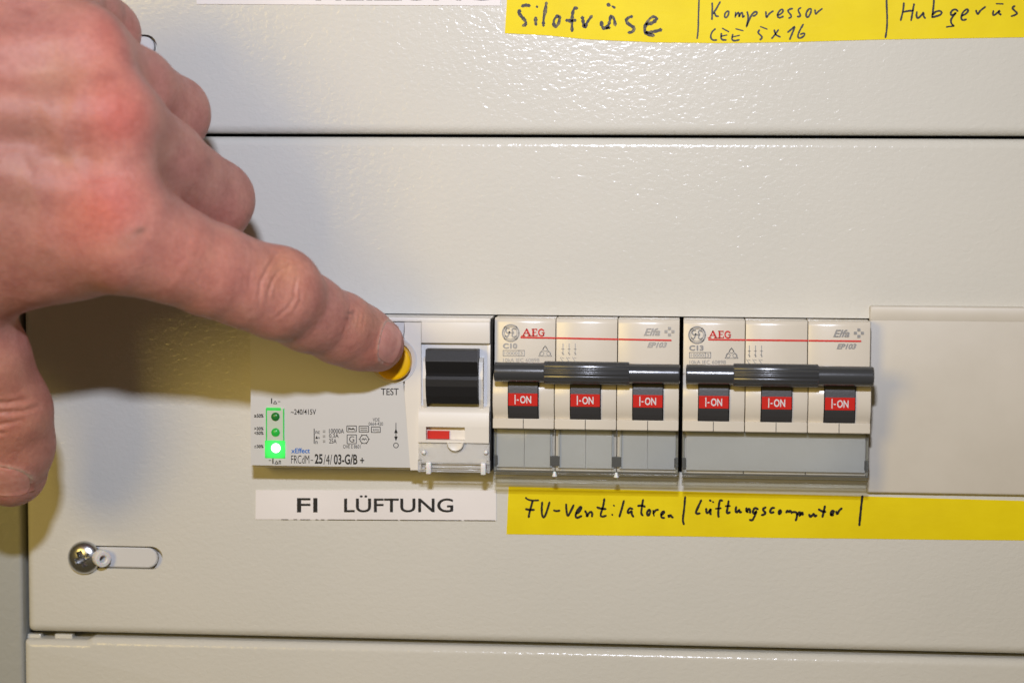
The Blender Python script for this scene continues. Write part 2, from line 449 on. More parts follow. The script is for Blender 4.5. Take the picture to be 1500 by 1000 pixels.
utape = strip('yellow_tape', [(748, -75), (1640, -70), (1640, 51), (739.5, 49)], 0.0, M['tape'], 'yellow tape along the top edge handwritten with Kompressor', 'tape', .14, 0, 4)
def bent_tape(o):                                  # its lower edge sags in a shallow arc towards the middle
    top = [(748, -75), (1040, -75), (1300, -75), (1640, -75)]
    bot = [(739.5, 49), (800, 52), (860, 58), (960, 62.5), (1060, 63.5), (1160, 62), (1280, 58.5), (1400, 56.5), (1500, 55), (1640, 54)]
    vs = []; fs = []
    for i, (x, y) in enumerate(bot):
        p = at(x, y, .2); q = at(x + (8 if i == 0 else 0), -75, .2); r = at(x, y, 0); s_ = at(x + (8 if i == 0 else 0), -75, 0)
        vs += [tuple(q), tuple(p), tuple(r), tuple(s_)]
    for j in range(len(bot) - 1):
        a = j * 4; b = a + 4
        for k in range(4): fs.append((a + k, a + (k + 1) % 4, b + (k + 1) % 4, b + k))
    fs += [(0, 1, 2, 3)]
    me = o.data; me.clear_geometry(); me.from_pydata([tuple(np.array(v) * S) for v in vs], [], fs); me.update()
    bm = bmesh.new(); bm.from_mesh(me); bmesh.ops.recalc_face_normals(bm, faces=bm.faces); bm.to_mesh(me); bm.free()
bent_tape(utape)
si = [[(122, 48), (150, 38), (180, 44)], [(108, 75), (98, 95), (120, 125), (150, 155), (152, 182), (128, 190)], [(232, 48), (234, 54)], [(224, 130), (222, 160), (226, 186)],
      [(302, 20), (294, 80), (280, 140), (280, 192)], [(388, 115), (358, 140), (354, 180), (368, 204), (395, 170), (400, 120)],
      [(528, 62), (506, 60), (492, 100), (488, 180), (490, 230)], [(446, 150), (480, 155), (516, 150)], [(565, 125), (572, 170), (578, 210), (600, 165), (634, 118)],
      [(705, 160), (708, 200), (735, 214), (762, 180), (772, 112), (800, 140), (806, 190)], ([(750, 35), (765, 40)], 6), ([(785, 48), (802, 58)], 5), [(742, 208), (765, 205)],
      [(930, 122), (900, 130), (880, 158), (920, 190), (952, 208), (930, 238), (902, 240)],
      [(1030, 180), (1070, 175), (1105, 150), (1110, 128), (1075, 122), (1040, 160), (1018, 210), (1030, 250), (1090, 262)], [(1030, 240), (1090, 235), (1145, 218)]]
w = strokes(z_text(740, 0, 5.0, si), 4.6, .26, .35); w.build('handwriting', M['faded_ink'], utape)
ln = [[(1418, -150), (1420, 5), (1416, 100), (1414, 220), (1406, 285)]]
ko = [[(158, 30), (160, 110), (156, 200)], [(238, 20), (200, 90), (168, 140), (185, 135), (195, 165), (222, 165)], [(300, 120), (284, 140), (282, 175), (300, 180), (322, 150), (326, 115), (305, 115)],
      [(392, 125), (388, 175)], [(392, 160), (420, 120), (428, 150), (424, 178), (445, 130), (462, 130), (462, 180), (480, 160)],
      [(508, 120), (520, 170), (510, 230), (500, 272)], [(505, 262), (545, 160), (580, 120), (610, 120), (600, 150), (565, 165)],
      [(695, 118), (696, 160), (702, 182), (725, 140), (768, 112)], [(812, 155), (850, 140), (872, 105), (850, 92), (815, 130), (808, 165), (830, 184), (870, 165)],
      [(962, 88), (925, 95), (912, 115), (945, 150), (950, 175), (922, 184)], [(1045, 80), (1020, 92), (1018, 115), (1040, 150), (1035, 170), (1008, 168)],
      [(1125, 90), (1095, 130), (1098, 170), (1115, 178), (1140, 140), (1150, 95), (1130, 88)], [(1185, 100), (1190, 150), (1215, 120), (1258, 88)],
      [(190, 290), (155, 320), (140, 370), (160, 405), (205, 402)], [(260, 285), (325, 320)], [(250, 335), (245, 400), (300, 402)], [(245, 365), (305, 352)],
      [(395, 290), (468, 310)], [(365, 345), (352, 395), (375, 412), (430, 400)], [(360, 372), (432, 355)],
      [(640, 268), (708, 294)], [(630, 300), (612, 330), (650, 360), (658, 380), (635, 400)], [(778, 300), (790, 350), (838, 372)], [(820, 300), (785, 350), (752, 388)],
      [(912, 325), (950, 295), (990, 258), (960, 330), (932, 398)], [(1068, 245), (1025, 320), (1010, 370), (1035, 388), (1080, 360), (1082, 330), (1040, 345)]]
hu = [[(126, -120), (128, 60), (134, 180), (130, 300), (116, 378)], [(300, 30), (295, 100), (268, 208)], [(402, 40), (390, 110), (372, 208)], [(290, 122), (345, 112), (392, 108)],
      [(430, 120), (424, 165), (440, 190), (480, 150), (498, 120), (495, 165), (515, 186)], [(602, -40), (598, 60), (582, 178)], [(582, 150), (630, 110), (680, 115), (672, 150), (620, 166), (585, 175)],
      [(840, 115), (815, 92), (775, 110), (765, 150), (790, 155), (830, 120), (770, 190), (770, 235), (800, 262)], [(725, 272), (800, 262)],
      [(880, 160), (925, 140), (948, 100), (925, 92), (885, 130), (870, 180), (885, 208), (925, 195)], [(1020, 105), (1036, 155), (1060, 110), (1115, 70)],
      [(1195, 110), (1185, 155), (1215, 150), (1262, 100), (1245, 135), (1272, 150)], [(1222, 40), (1292, 42)],
      [(1410, 62), (1378, 78), (1405, 110), (1438, 135), (1405, 155), (1372, 165)]]
w = strokes(z_text(740, 0, 5.0, ln), 2.4, .26, .1); mbadd(w, strokes(z_text(1020, 0, 6.818, ko), 2.7, .26, .15)); mbadd(w, strokes(z_text(1280, 0, 6.818, hu), 2.9, .26, .15))
w.build('handwriting', M['ink'], utape)

# ------------------------------------------------------------------ residual current device
FD = 12.0
rcd = thing('residual_current_device', 'white residual current module with yellow test button and lit green lamp, left of the breakers', 'residual current device', (-39.8, 0, -36.6))
h = MB()
h.box(-74.45, -5.2, -36.5, 7.45, -12, 10.0, .3)
a = at(612, 600, FD)[0]; b_ = at(719, 600, FD)[0]
h.box(-74.45, -5.2, 6.1, 7.4, 9.9, 11.2, .4, 3)                       # top lip
xs = [-23.8, -22.9, -6.2, -5.2]
x616 = at(616.5, 550, FD)[0]
h.box(x616 + .03, -5.25, .1, 6.3, 9.8, FD + .1, .35, 3)                            # above the switch
h.box(at(713, 550, FD)[0], -5.25, -19.4, .2, 9.8, FD - 1.2, .1)
z648 = at(660, 648, FD + 1)[2]; z597 = at(660, 597, FD + 1)[2]
zi0, zi1 = at(650, 644, FD + 1)[2], at(650, 625, FD + 1)[2]; xi0, xi1 = at(624, 640, FD + 1)[0], at(681, 640, FD + 1)[0]
xc0, xc1 = at(613, 640, FD + 1)[0], -5.4
h.prism([(z597 + .4, 9.5), (z597 + .4, FD - .6), (z597 - .4, FD + .5), (z597 - 1.8, FD + 1.1), (zi1 + .01, FD + 1.3), (zi1 + .01, 9.5)], xc0, xc1)
h.prism([(zi1, 9.5), (zi1, FD + 1.3), (z648, FD + 1.3), (z648, 9.5)], xc0, xi0)
h.prism([(zi1, 9.5), (zi1, FD + 1.3), (z648, FD + 1.3), (z648, 9.5)], xi1, xc1)
h.prism([(zi0, 9.5), (zi0, FD + 1.3), (z648, FD + 1.3), (z648, 9.5)], xi0 - .01, xi1 + .01)
h.build('housing', M['white_plastic'], rcd, smooth=True)
MB().box(-5.19, -4.75, -36.3, 7.2, -10, 11.9, .08).build('gap_shade_strip', M['gap'], rcd)  # black strip standing in for the shade in the gap beside the breaker
# the recess the switch sits in
r = MB().box(x616 - .2, at(713.2, 550, FD)[0], z597, .3, 9.9, 10.6); r.build('switch_recess', M['ring'], rcd)
# printed face plate with a slanting right edge and a round cut-out for the button
bc = at(576, 527, FD); BX, BZ = bc[0], bc[2]
pl = [(-74.4, -35.7), (at(601, 688, FD)[0], -35.7), (at(592, 560, FD)[0], at(592, 575, FD)[2]), (at(592, 560, FD)[0], 5.9), (-74.4, 5.9)]
hole = [(BX + 6.75 * math.cos(math.radians(k * 10)), BZ + 6.75 * math.sin(math.radians(k * 10))) for k in range(36)]
# the ring overlaps the right edge, so the plate stops at the ring: make the plate from an outline that includes the notch
edge_x = at(592, 560, FD)[0]
arc = []
for k in range(-40, 41):
    t_ = math.radians(180 + k * 3.3); x_, z_ = BX + 6.7 * math.cos(t_), BZ + 6.7 * math.sin(t_)
    if x_ < edge_x and z_ < 5.6: arc.append((x_, z_))
arc = arc[::-1] if arc[0][1] > arc[-1][1] else arc
poly = [pl[0], pl[1], pl[2]] + arc[:] + [(edge_x, 5.9), (-74.4, 5.9)]
tri = tessellate_polygon([[Vector((x, z, 0)) for x, z in poly]])
mb = MB(); n = len(poly)
mb.v = [(x, -FD, z) for x, z in poly] + [(x, -9.9, z) for x, z in poly]
mb.f = [tuple(t_) for t_ in tri] + [(i, (i + 1) % n, n + (i + 1) % n, n + i) for i in range(n)]
mb.build('face_plate', M['face'], rcd)
arc2 = []
for k in range(-30, 31):
    t_ = math.radians(k * 4.0); x_, z_ = BX + 6.75 * math.cos(t_), BZ + 6.75 * math.sin(t_)
    if x_ > edge_x + .05: arc2.append((x_, z_))
zk = pl[2][1]; poly2 = [(pl[1][0] + .05, -36.35), (x616 + .02, -36.35), (x616 + .02, 6.0), (edge_x + .05, 6.0)] + arc2[::-1] + [(edge_x + .05, zk)]
tri = tessellate_polygon([[Vector((x, z, 0)) for x, z in poly2]])
mb = MB(); n = len(poly2)
mb.v = [(x, -(FD + .1), z) for x, z in poly2] + [(x, -9.9, z) for x, z in poly2]
mb.f = [tuple(t_) for t_ in tri] + [(i, (i + 1) % n, n + (i + 1) % n, n + i) for i in range(n)]
mb.build('side_panel', M['white_plastic'], rcd)
# button ring and button
ry = -FD
MB().lathe((BX, 0, BZ), (0, -1, 0), [(6.85, 10), (6.85, FD + .16), (6.7, FD + .24), (6.5, FD + .2), (5.75, FD - .25), (5.3, FD - .5), (5.25, 10)], 64).build('button_ring', M['ring'], rcd, smooth=True)
bb = at(575, 531, 15)
MB().lathe((bb[0], 0, bb[2]), (0, -1, 0), [(5.15, 10), (5.15, 14.2), (5.05, 14.7), (4.8, 14.98), (4.2, 15.1), (.01, 15.15)], 64).build('test_button', M['yellow'], rcd, smooth=True)
# rocker switch
def pz(y, d, x=660): return at(x, y, d)[2]
x0, x1 = at(623, 550, 17)[0], at(699.5, 550, 17)[0]
prof = [(pz(512, 16), 9), (pz(512, 16), 16.2), (pz(513, 16.5), 16.6), (pz(528, 17.6), 17.6), (pz(529.5, 17.6), 17.65), (pz(547, 16), 15.6), (pz(549, 15.6), 15.5), (pz(551, 16), 16.3), (pz(556, 16.5), 16.65), (pz(566, 16.5), 16.6), (pz(580, 15.5), 15.7), (pz(591, 14), 14.3), (pz(592, 14), 9)]
MB().prism(prof, x0, x1).build('rocker_switch', M['black'], rcd)
sw = MB()
for xa, xb in ((x0 - 1.0, x0 - .12), (x1 + .12, x1 + 1.25)):
    sw.prism([(pz(524, 14), 9), (pz(524, 14), 12.6), (pz(530, 15), 14.2), (pz(555, 15), 14.9), (pz(585, 14), 13.9), (pz(597, 12), 12.4), (pz(598, 12), 9)], xa, xb)
sw.build('switch_cheek', M['white_plastic'], rcd)
# indicator
MB().box(xi0 - .1, xi1 + .1, zi0 - .1, zi1 + .1, 9.8, 10.9).build('indicator_window', M['white_plastic'], rcd)
MB().box(xi0 + .15, at(658, 636, 12)[0], zi0 + .1, zi1 - 1.3, 10.8, 11.6, .1).build('indicator_flag', M['red'], rcd)
# lower clear flap with hinge pins and thumb clip
xa, xb = at(613, 670, 13)[0], at(717.5, 670, 13)[0]; zf = at(660, 691, 12)[2]
MB().box(xa + .4, xb - .3, zf + 2.6, z648 - .3, 10.2, 12.1, .2).build('terminal_card', mat('pale_terminal_card', (.72, .70, .65), .45, .4), rcd)
fl = MB().box(xa, xb, zf + 2.4, z648 - .15, 12.5, 13.0, .15).box(xa + .6, xb - .6, zf + .1, zf + 1.0, 12.2, 13.2, .2).box(xa + 1.6, xb - 1.6, zf + 1.3, zf + 2.0, 12.2, 12.9, .2)
fl.box(xa - .2, xa + .9, zf, z648 - 5.0, 11.8, 13.1, .2).box(xb - .9, xb + .1, zf, z648 - 5.0, 11.8, 13.1, .2)
fl.build('terminal_flap', M['milky'], rcd, smooth=True)
for px_ in (628, 708):
    xp = at(px_, 685, 13)[0]
    MB().box(xp - .75, xp + .75, zf - .5, zf + 2.9, 11.8, 13.7, .3).build('hinge_lug', M['nylon'], rcd, smooth=True)
for px_ in (621, 712):
    q = at(px_, 662, 13); MB().lathe((q[0], 0, q[2]), (0, -1, 0), [(.65, 12.6), (.65, 13.3), (.45, 13.6), (.01, 13.7)], 20).build('rivet', M['nylon'], rcd, smooth=True)
q = at(667, 648.5, 13.5)
cl = MB(); pr = [(2.45, 12.9), (2.45, 13.6), (2.2, 14.0), (1.8, 13.8), (.01, 13.8)]
cl.lathe((q[0], 0, q[2]), (0, -1, 0), pr, 48)
cl.v = [(x, y, min(z, q[2] + .1)) for x, y, z in cl.v]
cl.build('thumb_clip', M['white_plastic'], rcd, smooth=True)
# lamp lens
l0, l1 = at(389.5, 597, FD + .3), at(416, 671, FD + .3); lm = at(400, 645, FD + .3)[2]
lx0, lx1, lz1, lz0 = l0[0], l1[0], l0[2], l1[2]
def _glow():                                   # the lens glows most right round the lit lamp
    m = M['led_glow']; n, l, b = nodes(m); q = at(404, 656, FD + .4)
    g = n.new('ShaderNodeNewGeometry'); d = n.new('ShaderNodeVectorMath'); d.operation = 'DISTANCE'
    d.inputs[1].default_value = (q[0] * S, q[1] * S, q[2] * S); r = n.new('ShaderNodeMapRange')
    for k, v in ((1, .0012), (2, .0042), (3, 1.35), (4, .42)): r.inputs[k].default_value = v
    l.new(g.outputs['Position'], d.inputs[0]); l.new(d.outputs['Value'], r.inputs[0]); l.new(r.outputs[0], b.inputs['Emission Strength'])
_glow()
MB().box(lx0, lx1, lm, lz1, FD - .4, FD + .25, .12).build('lamp_lens', M['lens'], rcd)
MB().box(lx0 - .35, lx1 + .3, lz0, lm, FD - .4, FD + .38, .15).build('lamp_lens_lit', M['led_glow'], rcd)
e = MB().box(lx0 - .02, lx0 + .30, lm, lz1 - .2, FD - .3, FD + .42, .05).box(lx1 - .25, lx1 + .05, lm, lz1 - .2, FD - .3, FD + .42, .05)
e.build('lens_edge', M['led_edge'], rcd)
MB().box(lx0 + .1, lx1 - .9, lz1 - .75, lz1 + .05, FD - .3, FD + .42, .1).build('lens_edge', M['led_glow'], rcd)
for (px_, py_, mm, rr) in ((403.3, 610, 'led_off', 1.22), (403.5, 633, 'led_dim', 1.22), (404, 656, 'led_on', 1.35)):
    q = at(px_, py_, FD + .5)
    MB().lathe((q[0], 0, q[2]), (0, -1, 0), [(rr, FD), (rr, FD + .5), (rr * .8, FD + .8), (rr * .4, FD + .98), (.01, FD + 1.02)], 32).build('lamp', M[mm], rcd, smooth=True)
# print
D = FD + .05
t = MB()
text(t, 'TEST', 558, 568.5, 584, 578.5, D, .008)
text(t, '~240/415V', 426, 599, 463, 607, D, .01)
text(t, '≥50%', 372.5, 606, 386, 611.5, D, .03); text(t, '>30%', 372.5, 625, 386, 630, D, .03); text(t, '<50%', 372.5, 631.5, 386, 636.5, D, .03); text(t, '≤30%', 372.5, 651, 386, 656, D, .03)
text(t, 'I', 397, 583, 398.6, 591, D, .03); mbadd(t, strokes([[(400.5, 591), (403, 587)], [(403, 587), (405.5, 591)], [(400.5, 591), (405.5, 591)], [(407.5, 588), (410.5, 588)]], 1.3, D))
mbadd(t, strokes([[(394, 674), (397, 674)], [(402.5, 679), (405, 675)], [(405, 675), (407.5, 679)], [(402.5, 679), (407.5, 679)]], 1.3, D)); text(t, 'I', 399, 671, 400.6, 679, D, .03); text(t, 'n', 408.5, 674, 411.5, 679.5, D, .02)
for i, (sub, val, xr) in enumerate((('nc', '10000A', 504), ('Δn', '0,3A', 496), ('n', '25A', 493))):
    y = 627.5 + i * 7.3
    text(t, 'I', 459.6, y, 460.8, y + 7.4, D, .0); text(t, sub, 462, y + 3.5, 462 + 3.2 * len(sub), y + 7.6, D, .01)
    mbadd(t, strokes([[(473, y + 3), (476.5, y + 3)], [(473, y + 5.4), (476.5, y + 5.4)]], 1.0, D)); text(t, val, 482, y + .2, xr, y + 7, D, .006)
P_ = rect_px(508, 623.5, 522, 632) + rect_px(526, 624, 540, 632.5) + rect_px(544, 625, 557, 633) + rect_px(508.5, 636.5, 522, 649.5)
P_ += [[(528, 627), (538, 627)], [(528, 630), (538, 630)], [(510, 630), (512, 626), (515, 629), (517, 626), (520, 630)], [(510, 626), (513, 629), (519, 628)]]
P_ += [circle_px(533.5, 643, 6.2), [(530, 644), (532, 641), (533.5, 645), (535, 641), (537, 644)]]
for k in range(6): c_, s_ = math.cos(k * math.pi / 3), math.sin(k * math.pi / 3); P_.append([(533.5 + 6 * c_, 643 + 6 * s_), (533.5 + 8 * c_, 643 + 8 * s_)])
P_ += [[(580, 619), (580, 628)], [(580, 634), (580, 640)], circle_px(580, 652, 3.5)]
mbadd(t, strokes(P_, 1.0, D, taper=False))
mbadd(t, strokes([([(580, 627), (580, 634)], 1.2)], 1.2, D))
for y0_, y1_ in ((634, 627), (639, 646)):
    t.add([at(577.4, y0_, D), at(582.6, y0_, D), at(580, y1_, D)], [(0, 1, 2)])
text(t, 'G', 511.5, 638.5, 519, 647.5, D); text(t, 'kHz', 546.5, 627, 555, 631, D)
text(t, 'VDE', 546, 612, 556, 617, D); text(t, '0664-420', 540, 618, 561, 623, D); text(t, 'OVE E 8601', 502.5, 651, 528, 656.5, D)
text(t, 'FRCdM', 426.5, 666.5, 453, 678.5, D, -.004); text(t, '-', 455, 673.2, 458.5, 674.4, D); text(t, '25', 461, 664.5, 472.5, 679, D, .028); text(t, '/4/', 474, 665.5, 486.5, 680, D)
text(t, '03-G/B', 489, 665, 523.5, 680, D, .022); text(t, '+', 527.5, 670, 533.5, 678, D, .02)
t.build('printed_text', M['black_print'], rcd)
t = MB(); text(t, 'xEffect', 426.5, 656, 454, 663.5, D, .02); t.build('printed_text', M['blue_print'], rcd)

# ------------------------------------------------------------------ circuit breakers
LD = 9.0
PROF = [(7.4, -10), (7.4, 7.9), (7.2, 8.5), (6.7, 8.85), (6.0, LD), (-7.6, LD + .25), (-8.0, 12.0), (-9.0, 13.1), (-10.5, 14.0), (-12.0, 14.5), (-13.5, 14.75), (-15.5, 14.78), (-17.5, 14.45), (-19.3, 13.75), (-20.9, 12.8), (-20.92, 13.75), (-21.1, 13.9), (-23.6, 13.9), (-23.8, 13.7), (-23.8, 8.0), (-36.4, 8.0), (-36.4, -10)]
def breaker(X0, X1, px_off, label, centre_marks, two_cards, marks):
    root = thing('circuit_breaker', label, 'circuit breaker', (X0, 0, -36.4), 'three-pole circuit breakers')
    W = (X1 - X0) / 3
    for k in range(3):
        a = X0 + W * k + .10; b = X0 + W * (k + 1) - .10
        mb = MB(); c = (a + b) / 2
        mb.prism(PROF, a, b)
        o = mb.build('pole_housing', M['cream'], root)
        bm = bmesh.new(); bm.from_mesh(o.data)
        es = [e for e in bm.edges if abs(e.verts[0].co.x - e.verts[1].co.x) < 1e-7 and (-e.verts[0].co.y * 1000 > 5 or -e.verts[1].co.y * 1000 > 5)]
        bmesh.ops.bevel(bm, geom=es, offset=.00022, segments=2, profile=.5, affect='EDGES'); bm.to_mesh(o.data); bm.free()
        o.data.polygons.foreach_set('use_smooth', [True] * len(o.data.polygons)); o.data.set_sharp_from_angle(angle=math.radians(30))
        # lever slot
        lv = [(-8.8, 12), (-8.8, 14.0), (-10.5, 14.35), (-12, 14.75), (-13.5, 15.0), (-15.5, 15.03), (-17.5, 14.7), (-19.3, 14.0), (-21.05, 13.0), (-21.1, 11)]
        MB().prism(lv, c - 4.40, c + 4.40).build('lever_slot', M['gap'], root)
        off = .25
        tp = [(-7.6, 15.5), (-7.0, 17.5), (-8.0, 18.0), (-9.3, 17.4), (-9.9, 16.0), (-10.4, 15.35), (-12, 15.55), (-13.5, 15.7), (-15.5, 15.7), (-17.6, 15.3), (-19.3, 14.6), (-20.7, 13.8), (-20.75, 12), (-9, 12)]
        lev = MB().prism(tp, c - 4.12, c + 4.12).build('lever', M['lever'], root)
        rd = [(-13.5, 15.5), (-13.5, 15.98), (-17.05, 15.66), (-17.05, 15.2)]
        red = MB().prism(rd, c - 4.13, c + 4.13).build('on_label', M['red'], lev)
        # seam below the lever
        MB().box(c - .09, c + .09, -23.7, -21.0, 13.0, 13.94).build('seam', M['gap'], root)
        # I-ON in white, following the label's slope
        def rz(v): z = -16.35 + 2.15 * v; return z, np.interp(z, [-17.05, -13.5], [15.66, 15.98]) + .05
        tx = MB()
        for word, u0, u1, v0, v1 in (('I', 0, .06, -.12, 1.12), ('-', .13, .25, .36, .52), ('ON', .33, 1, 0, 1)):
            V, Fs = text_polys(word, .02, 0); lo, hi = V.min(0), V.max(0); U = (V - lo) / (hi - lo)
            tx.add([(c - 2.35 + 4.7 * (u0 + (u1 - u0) * u), -rz(v0 + (v1 - v0) * v)[1], rz(v0 + (v1 - v0) * v)[0]) for u, v in U], Fs)
        tx.build('printed_text', M['white_print'], lev)
    # side walls black gap filler
    # tie bar
    bz, bd = -7.3, 18.0
    xa, xb = X0 + .9, X1 + (.15 if centre_marks else .1)
    bar = MB().lathe((xa, -bd, bz), (1, 0, 0), [(.01, 0), (2.4, 0), (2.72, .25), (2.75, .6), (2.75, xb - xa - .6), (2.72, xb - xa - .25), (2.4, xb - xa), (.01, xb - xa)], 48).build('tie_bar', M['bar'], root, smooth=True)
    N = 160; g0, g1 = at(px_off + 797, 545, bd)[0], at(px_off + 922, 545, bd)[0]
    prof = []; N = 192
    for k in range(N):
        th = 2 * math.pi * k / N
        prof.append((3.08 + .11 * math.cos(th * 16), th))
    vs = []
    for x, sc in ((g0, .93), (g0 + .3, 1), (g1 - .3, 1), (g1, .93)): vs += [(x, -bd - rr * sc * math.cos(th), bz + rr * sc * math.sin(th)) for rr, th in prof]
    fs = [(j * N + i, j * N + (i + 1) % N, (j + 1) * N + (i + 1) % N, (j + 1) * N + i) for j in range(3) for i in range(N)] + [tuple(range(N)), tuple(range(3 * N, 4 * N))]
    MB().add(vs, fs).build('ribbed_grip', M['bar'], bar, smooth=True)
    # terminal cards, hinges, flap
    if two_cards:
        for k in range(3):
            a = X0 + W * k; 
            MB().box(a + .85, a + W / 2 - .06, -35.4, -24.0, 8.1, 9.2, .06).build('terminal_card', M['card'], root)
            MB().box(a + W / 2 + .06, a + W - .85, -35.4, -24.0, 8.1, 9.2, .06).build('terminal_card', M['card'], root)
    else:
        MB().box(X0 + 1.3, X1 - 1.0, -35.4, -24.0, 8.1, 9.4, .06).build('terminal_card', M['card'], root)
    hp = [X0 + .1, X0 + W, X0 + 2 * W, X1 - .1] if two_cards else [X0 + .1, X1 - .1]
    for i, hx in enumerate(hp):
        l_, r_ = (.1 if i == 0 else 1.35), (.1 if i == len(hp) - 1 else 1.35)
        if i == 0: r_ = 1.1
        if i == len(hp) - 1: l_ = 1.1
        MB().box(hx - l_ * (1 if i else 0), hx + r_, -34.7, -32.0, 8.2, 9.85, .1).build('hinge', M['hinge'], root)
    fp = MB().box(X0 + .15, X1 - .2, -36.6, -23.95, 10.2, 10.75, .12).build('terminal_flap', M['clear'], root, smooth=True)
    e = MB()
    e.box(X0 + .15, X0 + .75, -36.6, -24.1, 8.2, 10.1, .1).box(X1 - .8, X1 - .2, -36.6, -24.1, 8.2, 10.1, .1)
    e.lathe((X0 + .3, -10.4, -36.9), (1, 0, 0), [(.01, 0), (.55, 0), (.55, X1 - X0 - .7), (.01, X1 - X0 - .7)], 16)
    e.box(X0 + .1, X1 - .2, -39.75, -37.3, 9.4, 10.0, .2).box(X0 + .3, X1 - .4, -38.9, -38.5, 10.01, 10.4, .1)
    e.build('flap_rim', M['clear_edge'], fp, smooth=True)
    for hx in hp[1:-1] if two_cards else []:
        e2 = MB().box(hx - 1.42, hx - 1.30, -36.2, -24.1, 9.3, 10.1).box(hx + 1.30, hx + 1.42, -36.2, -24.1, 9.3, 10.1)
        e2.build('flap_rib', M['clear_edge'], fp)
        MB().lathe((hx, -10.6, -36.2), (0, 0, -1), [(.01, 0), (.35, .1), (.75, 1.2), (.75, 1.5), (.01, 1.5)], 12).build('flap_lug', M['nylon'], fp, smooth=True)
    # print on the front
    D = LD + .30
    ox, oy = marks['o']                       # offset of the marks relative to the first breaker
    R_ = lambda ps: [([(x + ox, y + oy) for x, y in (p[0] if isinstance(p, tuple) else p)], (p[1] if isinstance(p, tuple) else 1.1)) for p in ps]
    gm = M['pale_grey_print'] if two_cards else M['grey_print']
    lg = [(circle_px(748, 487.5, 12.0), 2.0), (circle_px(748, 487.5, 9.3), .8),
          ([(746, 481), (742, 480), (740.5, 485), (744, 488.5), (747, 484), (745, 490), (742.5, 494), (740, 491)], 1.7), ([(755, 482), (751, 480.5), (749.5, 484), (752.5, 486.5), (749.5, 490), (751.5, 494), (755.5, 492)], 1.7), ([(746, 487), (751, 487)], 1.4)]
    for k in range(4):
        a_ = 45 + 90 * k; lg.append((circle_px(748 + 10.6 * math.cos(math.radians(a_)), 487.5 + 10.6 * math.sin(math.radians(a_)), 2.0, a_ - 100, a_ + 100, 10), .8))
    strokes(R_(lg), 1, D, taper=False).build('round_logo', gm, root)
    g = MB()
    text(g, marks['rating'], 736.5 + ox, 502.5 + oy, 757.5 + ox, 510.5 + oy, D, .045)
    mbadd(g, strokes(R_(rect_px(737, 513, 768, 521) + [[(760, 513), (760, 521)]]), .9, D, taper=False))
    text(g, '10000', 739 + ox, 514.8 + oy, 758 + ox, 519.6 + oy, D, .0); text(g, '3', 762 + ox, 514.8 + oy, 765.5 + ox, 519.6 + oy, D)
    text(g, '10kA IEC 60898', 737 + ox, 524.5 + oy, 790 + ox, 530 + oy, D, .0)
    tri_ = [circle_px(798.5, 511, 3), circle_px(793.5, 517.5, 3), circle_px(803.5, 517.5, 3), [(798.5, 506), (789, 521.5)], [(789, 521.5), (808, 521.5)], [(808, 521.5), (798.5, 506)]]
    mbadd(g, strokes(R_([(p, .9) for p in tri_]), .9, D, taper=False))
    for x in (824.5, 833.5, 842.5):
        mbadd(g, strokes(R_([([(x, 503), (x, 520)], .9), ([(x - 2, 511), (x + 2, 511)], .8), ([(x - 1.6, 516), (x + 1.6, 519)], .9), ([(x - 4, 523), (x + 1, 531)], .9), ([(x - 1.5, 523.5), (x + 1.5, 524.5)], .8)]), .9, D, taper=False))
    ex, ey = marks['e']
    text(g, 'Elfa', 943 + ex, 480.5 + ey, 967 + ex, 491.5 + ey, D, .02, .35)
    text(g, 'EP103', 948 + ex, 501 + ey, 977 + ex, 509 + ey, D, .035, .35)
    for dx, dy in ((0, -5), (0, 5), (-5, 0), (5, 0)):
        cx, cy = 980.5 + ex + dx * 1.02, 485.5 + ey + dy * .95
        g.add([at(cx - 2.2, cy - 2.1, D), at(cx + 2.2, cy - 2.1, D), at(cx + 2.2, cy + 2.1, D), at(cx - 2.2, cy + 2.1, D)], [(0, 1, 2, 3)])
    g.build('printed_text', gm, root)
    # AEG in heavy slab letters
    A = [([(766, 491.5), (771.3, 481.8)], 1.5), ([(771.3, 481.8), (776, 491.5)], 2.6), ([(768, 488), (774, 488)], 1.2), ([(764, 491.6), (769, 491.6)], 1.3), ([(773, 491.6), (778.2, 491.6)], 1.3),
         ([(781, 482), (781, 491.6)], 2.6), ([(779, 482), (786.6, 482)], 1.3), ([(779, 491.6), (787, 491.6)], 1.3), ([(781, 486.6), (785.5, 486.6)], 1.2), ([(786.3, 482), (786.3, 484)], 1.1), ([(786.6, 489.4), (786.6, 491.6)], 1.1),
         ([(796.4, 484.2), (793.6, 481.8), (790, 483.2), (788.8, 486.8), (790, 490.6), (793.6, 491.9), (796.4, 490.6)], 2.0), ([(796.3, 487.2), (796.3, 491.2)], 2.0), ([(793.6, 487), (797.6, 487)], 1.2)]
    r_ = strokes(R_(A), 1, D, taper=False)
    (lx0, ly0), (lx1, ly1) = marks['line']
    cuts = [lx0] + [at_x for at_x in marks['cuts']] + [lx1]
    for a_, b_ in zip(cuts[:-1], cuts[1:]):
        fa, fb = (a_ - lx0) / (lx1 - lx0), (b_ - lx0) / (lx1 - lx0)
        mbadd(r_, strokes([([(a_ + .9, ly0 + (ly1 - ly0) * fa), (b_ - .9, ly0 + (ly1 - ly0) * fb)], 2.4)], 2.4, D, taper=False))
    r_.build('printed_text', M['red_print'], root)
    return root
breaker(-4.35, 48.5, 0, 'three-pole breaker marked C10 beside the white module', False, True,
        dict(o=(0, 0), e=(0, 0), rating='C10', line=((762, 494), (984, 498.3)), cuts=(814, 905.5)))
